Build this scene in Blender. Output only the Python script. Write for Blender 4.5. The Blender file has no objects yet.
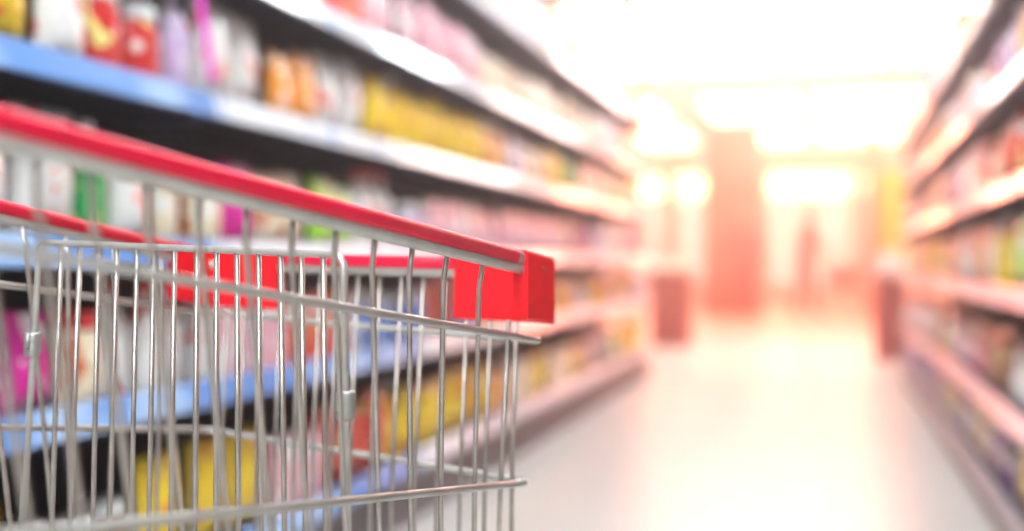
import bpy, bmesh, math, random
from mathutils import Vector, Matrix
random.seed(7)
sc = bpy.context.scene
COL = sc.collection
PI = math.pi
F = 1114.0                       # focal length in pixels of the 1024 px frame
YAW = math.radians(15.92)
CAMH = 0.88
CA, SA = math.cos(YAW), math.sin(YAW)

def cam2world(x, y, z):          # level camera coordinates (right, up, depth) -> world
    return Vector((x*CA - z*SA, x*SA + z*CA, CAMH + y))

def at_depth(px, depth, height=0.0):
    v = cam2world((px-512)/F*depth, 0, depth); v.z = height
    return v

# ------------------------------------------------------------------ materials
def mat(name, color, rough=0.5, metal=0.0, spec=0.5, coat=0.0, emit=None, estr=0.0):
    m = bpy.data.materials.new(name); m.use_nodes = True
    b = m.node_tree.nodes['Principled BSDF']
    b.inputs['Base Color'].default_value = (*color, 1)
    b.inputs['Roughness'].default_value = rough
    b.inputs['Metallic'].default_value = metal
    b.inputs['Specular IOR Level'].default_value = spec
    b.inputs['Coat Weight'].default_value = coat
    if emit:
        b.inputs['Emission Color'].default_value = (*emit, 1)
        b.inputs['Emission Strength'].default_value = estr
    return m

def noise_tint(m, c1, c2, scale=20, detail=3, lo=.4, hi=.6, coord='Object', bump=0.0, rough=None):
    nt = m.node_tree; N = nt.nodes; L = nt.links
    b = N['Principled BSDF']
    tc = N.new('ShaderNodeTexCoord'); no = N.new('ShaderNodeTexNoise')
    no.inputs['Scale'].default_value = scale; no.inputs['Detail'].default_value = detail
    cr = N.new('ShaderNodeValToRGB')
    cr.color_ramp.elements[0].position = lo; cr.color_ramp.elements[0].color = (*c1, 1)
    cr.color_ramp.elements[1].position = hi; cr.color_ramp.elements[1].color = (*c2, 1)
    L.new(tc.outputs[coord], no.inputs['Vector']); L.new(no.outputs['Fac'], cr.inputs['Fac'])
    L.new(cr.outputs['Color'], b.inputs['Base Color'])
    if bump:
        bp = N.new('ShaderNodeBump'); bp.inputs['Strength'].default_value = bump; bp.inputs['Distance'].default_value = .001
        L.new(no.outputs['Fac'], bp.inputs['Height']); L.new(bp.outputs['Normal'], b.inputs['Normal'])
    return m

M = {}
M['steel'] = noise_tint(mat('zinc_wire', (.60, .585, .555), .33, .85), (.37, .335, .305), (.43, .395, .36), 60, 2)
M['steel_rail'] = noise_tint(mat('zinc_rail', (.60, .59, .56), .40, .55), (.44, .43, .40), (.50, .49, .46), 40, 2)
M['clip'] = mat('clip_steel', (.38, .38, .36), .5, .7)
M['red_rim'] = noise_tint(mat('crimson_plastic', (.66, .012, .045), .38, 0, .35), (.78, .006, .045), (.84, .008, .055), 30, 2, bump=.05)
M['red_block'] = noise_tint(mat('red_plastic', (.86, .010, .018), .48, 0, .25), (.80, .007, .016), (.86, .008, .018), 40, 2, bump=.08)
M['rubber'] = mat('caster_rubber', (.05, .05, .05), .7)
M['chassis'] = mat('chassis_steel', (.5, .5, .5), .4, .9)
M['screw'] = mat('screw_head', (.30, .02, .02), .4)

# ------------------------------------------------------------------ mesh helpers
def link(name, me, parent=None):
    o = bpy.data.objects.new(name, me); COL.objects.link(o)
    if parent is not None: o.parent = parent
    return o

def finish(name, bm, m, parent=None, smooth=True, origin=None):
    if origin is not None:
        bmesh.ops.translate(bm, vec=-Vector(origin), verts=bm.verts)
    bmesh.ops.recalc_face_normals(bm, faces=bm.faces)
    me = bpy.data.meshes.new(name)
    if smooth:
        for f in bm.faces: f.smooth = True
    bm.to_mesh(me); bm.free()
    for mm in (m if isinstance(m, (list, tuple)) else [m]): me.materials.append(mm)
    return link(name, me, parent)

def tag(o, label=None, cat=None, group=None, kind=None):
    if label: o['label'] = label
    if cat: o['category'] = cat
    if group: o['group'] = group
    if kind: o['kind'] = kind
    return o

def empty(name, loc, rz=0.0):
    o = bpy.data.objects.new(name, None); COL.objects.link(o)
    o.location = loc; o.rotation_euler = (0, 0, rz); o.empty_display_size = .1
    return o

def kids(o):
    return [c for c in bpy.data.objects if c.parent == o]

def copy_tree(o, parent=None, kidmap=None):
    c = o.copy(); COL.objects.link(c)
    if parent is not None: c.parent = parent
    for ch in (kidmap[o.name] if kidmap is not None and o.name in kidmap else ([] if kidmap is not None else kids(o))):
        copy_tree(ch, c, kidmap)
    return c

def rounded_path(pts, rad, n=6):
    """polyline with its inner corners replaced by arcs"""
    pts = [Vector(p) for p in pts]; out = [pts[0]]
    for i in range(1, len(pts)-1):
        p, a, b = pts[i], pts[i-1], pts[i+1]
        d1, d2 = (a-p), (b-p)
        r = min(rad, d1.length*.45, d2.length*.45)
        s, e = p + d1.normalized()*r, p + d2.normalized()*r
        for k in range(n+1):
            t = k/n
            out.append(s*(1-t)**2 + p*2*t*(1-t) + e*t*t)
    out.append(pts[-1])
    return out

def sweep(bm, pts, prof, up=Vector((0, 0, 1)), cap=True, closed=False):
    """sweep a 2D profile [(side, up)] along a polyline"""
    pts = [Vector(p) for p in pts]; rings = []; n = len(pts)
    for i, p in enumerate(pts):
        a = pts[(i-1) % n] if (closed or i > 0) else p
        b = pts[(i+1) % n] if (closed or i < n-1) else p
        d = (b-a).normalized()
        s = d.cross(up)
        if s.length < 1e-4: s = d.cross(Vector((0, 1, 0)))
        s.normalize(); u = s.cross(d).normalized()
        rings.append([bm.verts.new(p + s*q[0] + u*q[1]) for q in prof])
    k = len(prof)
    for i in range(n if closed else n-1):
        r1, r2 = rings[i], rings[(i+1) % n]
        for j in range(k):
            bm.faces.new((r1[j], r1[(j+1) % k], r2[(j+1) % k], r2[j]))
    if cap and not closed:
        bm.faces.new(rings[0][::-1]); bm.faces.new(rings[-1])

def circle(r, n=10, cy=0.0):
    return [(r*math.cos(2*PI*i/n), r*math.sin(2*PI*i/n)+cy) for i in range(n)]

def rrect(w, h, r, n=4, cy=0.0):
    out = []
    for cx, cyy, a0 in ((w/2-r, h/2-r, 0), (-w/2+r, h/2-r, PI/2), (-w/2+r, -h/2+r, PI), (w/2-r, -h/2+r, 1.5*PI)):
        for i in range(n+1):
            a = a0 + PI/2*i/n
            out.append((cx+r*math.cos(a), cyy+r*math.sin(a)+cy))
    return out

def tube(bm, pts, r, n=10, closed=False):
    sweep(bm, pts, circle(r, n), closed=closed)

def box(bm, lo, hi, bev=0.0, seg=2):
    lo, hi = Vector(lo), Vector(hi)
    v = [bm.verts.new((x, y, z)) for x in (lo.x, hi.x) for y in (lo.y, hi.y) for z in (lo.z, hi.z)]
    fs = [bm.faces.new([v[i] for i in q]) for q in ((0,1,3,2), (4,6,7,5), (0,4,5,1), (2,3,7,6), (0,2,6,4), (1,5,7,3))]
    if bev:
        es = list({e for f in fs for e in f.edges})
        bmesh.ops.bevel(bm, geom=es, offset=bev, segments=seg, affect='EDGES', profile=.5)

def lathe(bm, prof, n=20, c=(0, 0, 0)):
    rings = []
    for r, z in prof:
        rings.append([bm.verts.new((c[0]+r*math.cos(2*PI*i/n), c[1]+r*math.sin(2*PI*i/n), c[2]+z)) for i in range(n)])
    for a, b in zip(rings, rings[1:]):
        for i in range(n):
            bm.faces.new((a[i], a[(i+1) % n], b[(i+1) % n], b[i]))
    bm.faces.new(rings[0][::-1]); bm.faces.new(rings[-1])

# ================================================================== THE CART
TH = math.radians(28.4)
CW = 0.45                                            # basket width at the front
A0x, A0z = 0.037, 1.116                              # near front corner of the rim, level camera coordinates
ux, uz = math.sin(TH), math.cos(TH)                  # forward
nx, nz = -math.cos(TH), math.sin(TH)                 # across, near side -> far side
K = 0.07                                             # inward lean per metre of drop
RAIL = {'rim': (-0.008, .120, .009), 'mid': (-.080, .140, .018), 'ring': (-.2215, .127, .022), 'floor': (-.370, .140, .022)}

def level(name, t, e):
    a, b, c = RAIL[name]
    if name == 'rim': b += .045*e/CW          # the far side of the rim climbs a little faster
    if name == 'ring': b += .013*e/CW
    return a + b*t + c*e/CW

def bpt(t, e, y):
    """point of the cart: t metres back from the front, e metres across from the near side, y above the lens"""
    return cam2world(A0x - t*ux + e*nx, y, A0z - t*uz + e*nz)

def inset(y): return K*max(0.0, -(y-.0))

def side_pt(t, lvl, far=False):
    y = level(lvl, t, CW if far else 0)
    dy = level('rim', t, CW if far else 0) - y
    e = (CW - K*dy) if far else K*dy
    return bpt(t, e, y)

def front_pt(e, lvl):
    y = level(lvl, 0, e); dy = level('rim', 0, e) - y
    t = K*dy
    return bpt(t, e, level(lvl, t, e))

def solve_t(px, lvl, far=False):
    lo, hi = -.3, .95
    def g(t):
        y = level(lvl, t, CW if far else 0); dy = level('rim', t, CW if far else 0) - y
        e = (CW - K*dy) if far else K*dy
        return 512 + F*(A0x - t*ux + e*nx)/(A0z - t*uz + e*nz)
    for _ in range(60):
        m = (lo+hi)/2
        if g(m) > px: lo = m
        else: hi = m
    return (lo+hi)/2

def solve_e(px, lvl):
    lo, hi = 0, CW
    def g(e):
        dy = level('rim', 0, e) - level(lvl, 0, e); t = K*dy
        return 512 + F*(A0x - t*ux + e*nx)/(A0z - t*uz + e*nz)
    for _ in range(60):
        m = (lo+hi)/2
        if g(m) > px: lo = m
        else: hi = m
    return (lo+hi)/2

root_loc = bpt(.45, CW/2, 0); root_loc.z = 0
cart = empty('shopping_cart', root_loc)
tag(cart, 'wire shopping cart with crimson rim and red corner bumpers, nearest the camera', 'shopping cart')
O = root_loc
def cpart(name, bm, m, parent, smooth=True):
    return finish(name, bm, m, parent, smooth, origin=O)

TB = 0.90                                            # rear end of the basket
WR = 0.0024; RR = 0.0036
def far_lvl(l): return l
# --- metal rim tube + red sleeve round three sides
def rim_path(dy=0.0, t0=None, side=None):
    return [side_pt(TB, 'rim') + Vector((0, 0, dy)), bpt(0, 0, level('rim', 0, 0)+dy), bpt(0, CW, level('rim', 0, CW)+dy), side_pt(TB, 'rim', True) + Vector((0, 0, dy))]
bm = bmesh.new(); tube(bm, rounded_path(rim_path(-.0055), .03, 8), .0052, 12)
rim_tube = cpart('rim_tube', bm, M['steel_rail'], cart)
sleeve_prof = rrect(.0135, .0145, .0055, 5, cy=.0045)
def sleeve(p, q, name='rim_sleeve'):
    bm = bmesh.new(); sweep(bm, [p, p.lerp(q, .33), p.lerp(q, .66), q], sleeve_prof)
    return cpart(name, bm, M['red_rim'], cart)
s1 = sleeve(side_pt(TB-.03, 'rim'), bpt(.074, 0, level('rim', .074, 0)))
s2 = sleeve(bpt(0, .098, level('rim', 0, .098)), bpt(0, CW-.098, level('rim', 0, CW-.098)))
s3 = sleeve(side_pt(TB-.03, 'rim', True), bpt(.062, CW, level('rim', .062, CW)))
# pale socket collar between sleeve and bumper
bm = bmesh.new()
p = bpt(.076, 0, level('rim', .076, 0)); q = bpt(.060, 0, level('rim', .06, 0))
sweep(bm, [p, q], rrect(.0115, .0125, .005, 4, cy=.0045)); sc_ = cpart('sleeve_collar', bm, M['clip'], cart)
sc_['label'] = 'pale collar at the end of the red rim sleeve'

# --- corner bumpers: L-shaped red plastic blocks, hollow-backed, rounded at the outer corner
def bumper(far):
    e0 = CW if far else 0.0; sgn = -1 if far else 1
    hi, lo = .012, -.054
    thick = .0165
    la, lf = .062, .106                              # arm along the side, arm along the front
    # plan outline in (t, e) ; out is negative t and outside e
    o = .0085
    pts_out = [(la, -o)] + [( -o + .016*(1-math.sin(a)), -o + .016*(1-math.cos(a))) for a in [PI/2*k/7 for k in range(8)]] + [(-o, lf)]
    pts_in = [(thick-o, lf), (thick-o, thick-o), (la, thick-o)]
    plan = pts_out + pts_in
    bm = bmesh.new(); rings = []
    for z, sh in ((lo, .0015), (lo+.003, 0), (hi-.004, 0), (hi-.001, .0012), (hi, .003)):
        ring = []
        for (t, e) in plan:
            # shrink slightly toward the arm centre line for soft edges
            tc = min(max(t, thick/2-o), la-.004); ec = min(max(e, thick/2-o), lf-.004)
            cx, cy = (tc, thick/2-o) if e < thick and t > thick else ((thick/2-o, ec) if t < thick and e > thick else (thick/2-o, thick/2-o))
            d = Vector((t-cx, e-cy)); L = d.length
            if L > 1e-6: d *= max(0, (L-sh)/L)
            tt, ee = cx+d.x, cy+d.y
            ring.append(bm.verts.new(bpt(tt, e0 + sgn*ee, level('rim', max(tt, 0)*1.0, e0+sgn*ee) + z + (.0 if not far else .0))))
        rings.append(ring)
    n = len(plan)
    for a, b in zip(rings, rings[1:]):
        for i in range(n): bm.faces.new((a[i], a[(i+1) % n], b[(i+1) % n], b[i]))
    bm.faces.new(rings[0][::-1]); bm.faces.new(rings[-1])
    me = cpart('corner_bumper', bm, M['red_block'], cart, smooth=False)
    md = me.modifiers.new('bev', 'BEVEL'); md.width = .0016; md.segments = 2; md.limit_method = 'ANGLE'; md.angle_limit = math.radians(30)
    # screw recess
    bm = bmesh.new()
    c = bpt(.030, e0 - sgn*.0088, level('rim', .03, e0) - .002)
    ax = (bpt(0, 1, 0) - bpt(0, 0, 0)).normalized()
    tube(bm, [c - ax*.001, c + ax*.001], .0019, 10)
    cpart('screw', bm, M['screw'], me)
    return me
bumper(False); bumper(True)

# --- basket sides
def make_side(far, tops, rings_):
    r = .02
    bm = bmesh.new()
    tube(bm, [side_pt(TB, 'mid', far), side_pt(.03, 'mid', far)], RR, 10)
    tube(bm, [side_pt(TB, 'ring', far), side_pt(.03, 'ring', far)], RR, 10)
    tube(bm, [side_pt(TB, 'floor', far), side_pt(.02, 'floor', far)], RR, 10)
    pan = cpart('basket_side', bm, M['steel_rail'], cart)
    off = (bpt(0, 1, 0) - bpt(0, 0, 0)).normalized() * (.0054 if not far else -.0054)   # wires sit inside the rails
    for wi, (t1, t2) in enumerate(zip(tops, rings_)):
        bm = bmesh.new()
        a = side_pt(t1, 'rim', far) + Vector((0, 0, -.007)); b = side_pt(t2, 'ring', far)
        f = 1.0 + .149/.2210
        c = a.lerp(b, f)
        if wi == 0 and not far: tube(bm, [a.lerp(b, .235) + off*.8, b + off, c + off*.6], WR, 8)      # starts under the bumper
        else: tube(bm, [a + off*.3, a.lerp(b, .12) + off, b + off, c + off*.6], WR, 8)
        cpart('wire', bm, M['steel'], pan)
    return pan
P1_top = [484.8, 449.0, 414.6, 377.0, 338.4, 295.5, 249.0, 201.0, 150.0, 93.0, 38.0, -24.0]
P1_ytop = [268, 259, 249, 239, 230, 218, 204, 190, 175, 159, 143, 126]
P1_ring = [479.6, 446.0, 415.6, 383.5, 349.5, 311.0, 274.5, 232.5, 187.0, 139.5, 89.0, 36.5]
tops = [solve_t(p, 'rim') for p in P1_top]; rgs = [solve_t(p, 'ring') for p in P1_ring]
dt = tops[-1]-tops[-2]; dr = rgs[-1]-rgs[-2]
while tops[-1] + .055 < TB-.02 :
    tops.append(tops[-1]+.055); rgs.append(min(rgs[-1]+.052, TB-.02))
tops.insert(0, solve_t(515.5, 'rim')); rgs.insert(0, solve_t(505.5, 'ring'))
make_side(False, tops, rgs)
P3_t = [solve_t(p, 'rim', True) for p in (196, 158, 112, 64, 20)]
P3_r = [solve_t(p, 'ring', True) for p in (192, 155, 108, 66, 40)]
while P3_t[-1] + .055 < TB-.02:
    P3_t.append(P3_t[-1]+.055); P3_r.append(P3_r[-1]+.05)
make_side(True, P3_t, P3_r)
# --- basket front: rails bent round the corners
bm = bmesh.new()
for l in ('mid', 'ring', 'floor'):
    tube(bm, rounded_path([side_pt(.045, l), front_pt(level(l, 0, 0) and K*(level('rim', 0, 0)-level(l, 0, 0)), l), front_pt(CW-K*(level('rim', 0, CW)-level(l, 0, CW)), l), side_pt(.045, l, True)], .016, 8), RR, 10)
fr = cpart('basket_front', bm, M['steel_rail'], cart)
offf = -(bpt(1, 0, 0) - bpt(0, 0, 0)).normalized() * (-.0054)
P2_top = [518, 492.5, 469, 446, 423.6, 402, 380, 358.5, 339, 321, 302, 283, 264, 246, 229]
P2_rng = [514.5, 487.5, 463, 440, 418, 395.5, 374, 353, 334, 316, 297, 278.5, 260, 242, 225]
for a_, b_ in zip(P2_top, P2_rng):
    bm = bmesh.new(); e1 = solve_e(a_, 'rim'); e2 = solve_e(b_, 'ring')
    a = front_pt(e1, 'rim') + Vector((0, 0, -.007)); b = front_pt(e2, 'ring'); c = a.lerp(b, 1+.149/.2210)
    tube(bm, [a, b + offf, c + offf*.6], WR, 8)
    cpart('wire', bm, M['steel'], fr)
# --- basket floor
bm = bmesh.new()
for i in range(15):
    e = .03 + (CW-.06)*i/14
    tube(bm, [bpt(.025, e, level('floor', .025, e)), bpt(TB, e, level('floor', TB, e))], WR, 6)
for i in range(7):
    t = .06 + (TB-.08)*i/6
    tube(bm, [bpt(t, .022, level('floor', t, 0)-.004), bpt(t, CW-.022, level('floor', t, CW)-.004)], RR, 6)
cpart('basket_floor', bm, M['steel'], cart)
# --- fold-up divider panel inside the basket
DT = .285
def dpt(e, y, lean=.05):
    return bpt(DT + lean*(.014-y), e, y)
eR, eL = .040, CW+.052-.0
def dsolve(px, y):
    lo, hi = -.1, .6
    for _ in range(60):
        m = (lo+hi)/2
        t = DT + .05*(.014-y)
        g = 512 + F*(A0x - t*ux + m*nx)/(A0z - t*uz + m*nz)
        if g > px: lo = m
        else: hi = m
    return (lo+hi)/2
yR, yL = .0055, .0185
def ytop(e): return yR + (yL-yR)*(e-.04)/.36
e_r, e_l = dsolve(344, yR), dsolve(40, yL)
yb = -.285
br, bl = dsolve(347.5, yb), dsolve(20, yb)
bm = bmesh.new()
tube(bm, rounded_path([dpt(br, yb), dpt(e_r, yR), dpt(e_l, yL), dpt(bl, yb+.02)], .013, 8), .0032, 10)
tube(bm, [dpt(br, yb), dpt(bl, yb+.02)], .003, 10)
div = cpart('divider_panel', bm, M['steel_rail'], cart)
d_top = [61, 80, 99, 117, 137, 154, 174.5, 197, 216.5, 237, 258.5, 280.5, 301.5, 323.5]
d_bot = [52.5, 71, 93, 110, 131.5, 149, 171, 195, 215.8, 238, 261, 284.4, 305.5, 326]
for a_, b_ in zip(d_top, d_bot):
    ea = dsolve(a_, .01); ebt = dsolve(b_, -.21)
    bm = bmesh.new()
    A_, B_ = dpt(ea, ytop(ea)), dpt(ebt, -.21)
    B_ = A_.lerp(B_, 1.30)
    tube(bm, [A_, B_], WR, 8); cpart('wire', bm, M['steel'], div)
def clip(px, ypx, side):
    dd = A0z - DT*uz + (.04 if side > 0 else .4)*nz
    y = (262-ypx)/F*dd
    e = dsolve(px, y)
    c = dpt(e, y)
    ax = (dpt(e, y+.01)-dpt(e, y-.01)).normalized()
    bm = bmesh.new()
    # bent sheet: rounded-oval band with a folded tab
    sd = (bpt(0, 1, 0) - bpt(0, 0, 0)).normalized(); fw = (bpt(0, 0, 0) - bpt(1, 0, 0)).normalized()
    prof = rrect(.0155, .0125, .005, 4)
    rings = []
    for h, s in ((-.0115, .86), (-.0095, 1), (-.002, 1.0), (.0, .95), (.002, 1.0), (.0095, 1), (.0115, .86)):
        rings.append([bm.verts.new(c + ax*h + sd*(x*s) + fw*(z*s) ) for x, z in prof])
    k = len(prof)
    for r1, r2 in zip(rings, rings[1:]):
        for j in range(k): bm.faces.new((r1[j], r1[(j+1) % k], r2[(j+1) % k], r2[j]))
    bm.faces.new(rings[0][::-1]); bm.faces.new(rings[-1])
    tabc = c - fw*.007 + sd*.002*side
    o = cpart('hinge_clip', bm, M['clip'], div)
    bm = bmesh.new(); tube(bm, [tabc + ax*.011, tabc - ax*.004], .0022, 8)
    cpart('clip_tab', bm, M['clip'], o)
clip(345.0, 404, 1); clip(32.5, 344, -1)
# --- weld mark on a near wire
# --- rear handle, posts, chassis, casters
for far in (False, True):
    bm = bmesh.new()
    e = CW if far else 0
    tube(bm, rounded_path([side_pt(TB, 'floor', far), side_pt(TB, 'rim', far), bpt(TB+.09, e, level('rim', TB, e)+.05)], .03), .009, 10)
    cpart('rear_post', bm, M['chassis'], cart)
bm = bmesh.new(); tube(bm, [bpt(TB+.09, -.01, level('rim', TB, 0)+.05), bpt(TB+.09, CW+.01, level('rim', TB, CW)+.05)], .012, 14)
cpart('handle', bm, M['red_rim'], cart)
bm = bmesh.new()
for i in range(12):
    e = .03 + (CW-.06)*i/11
    tube(bm, [bpt(TB, e, level('rim', TB, e)-.02), bpt(TB-.02, e, level('floor', TB, e))], WR, 6)
for y in (-.02, -.16):
    tube(bm, [bpt(TB, 0, level('rim', TB, 0)+y), bpt(TB, CW, level('rim', TB, CW)+y)], RR, 8)
cpart('rear_flap', bm, M['steel'], cart)
zf = .12 - CAMH
bm = bmesh.new()
for e, s in ((.05, 1), (CW-.05, -1)):
    tube(bm, rounded_path([bpt(.12, e+s*.01, level('floor', .12, e)), bpt(.16, e, zf), bpt(TB+.02, e-s*.05, zf+.01), side_pt(TB, 'floor', s < 0)], .05), .011, 10)
tube(bm, [bpt(.16, .05, zf), bpt(.16, CW-.05, zf)], .011, 10)
tube(bm, [bpt(TB, .0, zf+.01), bpt(TB, CW, zf+.01)], .011, 10)
cpart('chassis', bm, M['chassis'], cart)
for t in (.17, TB):
    for e in ((.055, CW-.055) if t < .5 else (.0, CW)):
        bm = bmesh.new()
        c = bpt(t, e, .0); sdv = (bpt(0, 1, 0) - bpt(0, 0, 0)).normalized()
        for s in (-1, 1):
            a = Vector((c.x, c.y, .05)) + sdv*.016*s
            sweep(bm, [a, a + Vector((0, 0, .06))], rrect(.022, .004, .0015, 2), up=sdv)
        a = Vector((c.x, c.y, .108)); sweep(bm, [a - sdv*.02, a + sdv*.02], rrect(.024, .006, .002, 2))
        tube(bm, [a, a + Vector((0, 0, .022))], .008, 8)
        fk = cpart('caster', bm, M['chassis'], cart)
        bm = bmesh.new(); w = Vector((c.x, c.y, .05))
        tube(bm, [w - sdv*.012, w - sdv*.010, w + sdv*.010, w + sdv*.012], .05, 20)
        cpart('wheel', bm, M['rubber'], fk)

# ================================================================== THE SHOP SHELL
XL, XR, YB, YF, HC = -6.0, 4.5, -8.0, 25.0, 3.2
m_floor = mat('pale_vinyl_tile', (.62, .59, .56), .30, 0, .5)
nt = m_floor.node_tree; N = nt.nodes; L = nt.links; b = N['Principled BSDF']
tc = N.new('ShaderNodeTexCoord'); br_ = N.new('ShaderNodeTexBrick')
br_.offset = 0; br_.inputs['Scale'].default_value = 1.0; br_.inputs['Brick Width'].default_value = .6; br_.inputs['Row Height'].default_value = .6
br_.inputs['Mortar Size'].default_value = .003; br_.inputs['Color1'].default_value = (.66, .63, .59, 1); br_.inputs['Color2'].default_value = (.61, .59, .56, 1); br_.inputs['Mortar'].default_value = (.45, .43, .41, 1)
L.new(tc.outputs['Object'], br_.inputs['Vector'])
nn = N.new('ShaderNodeTexNoise'); nn.inputs['Scale'].default_value = 9; L.new(tc.outputs['Object'], nn.inputs['Vector'])
mx = N.new('ShaderNodeMixRGB'); mx.blend_type = 'MULTIPLY'; mx.inputs['Fac'].default_value = .12
L.new(br_.outputs['Color'], mx.inputs['Color1']); L.new(nn.outputs['Color'], mx.inputs['Color2']); L.new(mx.outputs['Color'], b.inputs['Base Color'])
m_wall = noise_tint(mat('cream_wall_paint', (.75, .70, .62), .7), (.74, .69, .61), (.78, .73, .65), 3)
m_ceil = noise_tint(mat('white_ceiling_board', (.82, .81, .79), .8), (.80, .79, .77), (.84, .83, .81), 8)
m_frame = mat('window_frame_grey', (.45, .40, .36), .5)

def struct(name, bm, m, smooth=False, parent=None):
    o = finish(name, bm, m, parent, smooth)
    if parent is None: o['kind'] = 'structure'
    return o
def sbox(name, lo, hi, m, bev=0, parent=None):
    bm = bmesh.new(); box(bm, lo, hi, bev); return struct(name, bm, m, parent=parent)
sbox('floor', (XL-.1, YB-.1, -.1), (XR+.1, YF+.1, 0), m_floor)
sbox('ceiling', (XL-.1, YB-.1, HC), (XR+.1, YF+.1, HC+.1), m_ceil)
sbox('wall_left', (XL-.1, YB, 0), (XL, YF, HC), m_wall)
sbox('wall_right', (XR, YB, 0), (XR+.1, YF, HC), m_wall)
sbox('wall_back', (XL-.1, YB-.1, 0), (XR+.1, YB, HC), m_wall)
# shop front: wall with openings, each window a frame and a bright pane
WINS = [(-5.6, -3.55), (-3.35, -1.55), (-1.35, .45), (.65, 2.45), (2.65, 4.2)]
WZ0, WZ1 = .35, 2.85
bm = bmesh.new()
box(bm, (XL-.1, YF, 0), (XR+.1, YF+.15, WZ0)); box(bm, (XL-.1, YF, WZ1), (XR+.1, YF+.15, HC))
xs = [XL-.1] + [v for w in WINS for v in w] + [XR+.1]
for i in range(0, len(xs), 2): box(bm, (xs[i], YF, WZ0), (xs[i+1], YF+.15, WZ1))
struct('wall_front', bm, m_wall)
m_pane = mat('daylit_glass', (.9, .8, .7), .2, emit=(1.0, .86, .80), estr=.9)
m_pane2 = mat('sunlit_glass', (.9, .8, .7), .2, emit=(1.0, .20, .10), estr=27.0)
for i, (x0, x1) in enumerate(WINS):
    bm = bmesh.new(); fw_ = .06
    for lo, hi in (((x0, WZ0), (x0+fw_, WZ1)), ((x1-fw_, WZ0), (x1, WZ1)), ((x0, WZ0), (x1, WZ0+fw_)), ((x0, WZ1-fw_), (x1, WZ1)), ((x0, 2.26), (x1, 2.31))):
        box(bm, (lo[0], YF-.02, lo[1]), (hi[0], YF+.08, hi[1]), .004)
    w = struct('window_%d' % (i+1), bm, m_frame)
    bm = bmesh.new(); box(bm, (x0+fw_, YF+.03, WZ0+fw_), (x1-fw_, YF+.045, 2.26))
    finish('lower_pane', bm, m_pane, w, False)
    bm = bmesh.new(); box(bm, (x0+fw_, YF+.03, 2.31), (x1-fw_, YF+.045, WZ1-fw_))
    finish('upper_pane', bm, m_pane2, w, False)

# ceiling lights: recessed luminous panels
m_lframe = mat('light_frame_white', (.8, .8, .8), .5)
def light_mat(name, c, s): return mat(name, (.9, .9, .9), .5, emit=c, estr=s)
m_lnear = light_mat('fill_diffuser_cool', (.95, .97, 1.0), 31.0)
m_lfar = light_mat('lamp_diffuser_warm', (1.0, .23, .12), 28.0)
m_lmid = light_mat('lamp_diffuser_soft', (1.0, .70, .60), 13.5)
ORD = ['first', 'second', 'third', 'fourth', 'fifth', 'sixth', 'seventh', 'eighth', 'ninth', 'tenth', 'eleventh', 'twelfth', 'thirteenth', 'fourteenth', 'fifteenth', 'sixteenth', 'seventeenth', 'eighteenth', 'nineteenth', 'twentieth']
def ceiling_light(x, y, sx, sy, md, label, z=HC):
    r = empty('ceiling_light', (x, y, z-.05))
    tag(r, label, 'ceiling light', 'luminous ceiling panels')
    bm = bmesh.new(); f = .03
    box(bm, (-sx/2, -sy/2, 0), (sx/2, -sy/2+f, .05), .004); box(bm, (-sx/2, sy/2-f, 0), (sx/2, sy/2, .05), .004)
    box(bm, (-sx/2, -sy/2+f, 0), (-sx/2+f, sy/2-f, .05), .004); box(bm, (sx/2-f, -sy/2+f, 0), (sx/2, sy/2-f, .05), .004)
    finish('frame', bm, m_lframe, r, False)
    bm = bmesh.new(); box(bm, (-sx/2+f, -sy/2+f, .006), (sx/2-f, sy/2-f, .02), .003)
    finish('diffuser', bm, md, r, False)
for i, y in enumerate((-6.4, -4.0, -1.6, .6, 3.0, 5.4, 7.8)):  # unseen panels added to light the shelves; those behind the camera fill the cart
    ceiling_light(-.42, y, .6 if i > 2 else 1.5, 1.3, m_lnear, 'unseen white ceiling panel added to light aisle and cart, %s from the back wall' % ORD[i])
k = 0
for j, y in enumerate((10.6, 12.5)):
    for i, x in enumerate((-2.35, -1.15, .05, 1.25)):
        ceiling_light(x, y, 1.08, 1.72, m_lmid, 'glaring white ceiling panel beyond the shelving, %s row, %s from the left' % (ORD[j], ORD[i])); k += 1
for j, y in enumerate((17.0, 20.6)):
    for i, x in enumerate((-3.1, -1.1, .5, 2.1)):
        ceiling_light(x, y, 1.4, 2.6, m_lfar, 'warm white ceiling panel near the shopfront windows, %s row, %s from the left' % (ORD[j], ORD[i]))

# ================================================================== SHELVING
m_shelf = mat('shelf_navy_steel', (.012, .018, .055), .5, .1)
m_back = noise_tint(mat('back_panel_dark', (.012, .014, .028), .6), (.010, .012, .022), (.018, .02, .04), 4)
m_upr = mat('upright_steel', (.06, .06, .08), .45, .3)
m_kick = mat('kick_plate_grey', (.10, .09, .10), .5)
m_rail = mat('price_rail_plastic', (.62, .70, .82), .16, 0, .6, coat=.6)
nt = m_rail.node_tree; N = nt.nodes; L = nt.links; b = N['Principled BSDF']
tc = N.new('ShaderNodeTexCoord'); mp = N.new('ShaderNodeMapping'); mp.inputs['Scale'].default_value = (0, 9, 0)
vo = N.new('ShaderNodeTexNoise'); vo.inputs['Scale'].default_value = 1.0; vo.inputs['Detail'].default_value = 1
cr = N.new('ShaderNodeValToRGB'); cr.color_ramp.interpolation = 'CONSTANT'
cr.color_ramp.elements[0].color = (.42, .58, .84, 1); cr.color_ramp.elements[1].position = .40; cr.color_ramp.elements[1].color = (.80, .83, .88, 1)
L.new(tc.outputs['Object'], mp.inputs['Vector']); L.new(mp.outputs['Vector'], vo.inputs['Vector']); L.new(vo.outputs['Fac'], cr.inputs['Fac']); L.new(cr.outputs['Color'], b.inputs['Base Color'])

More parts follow.
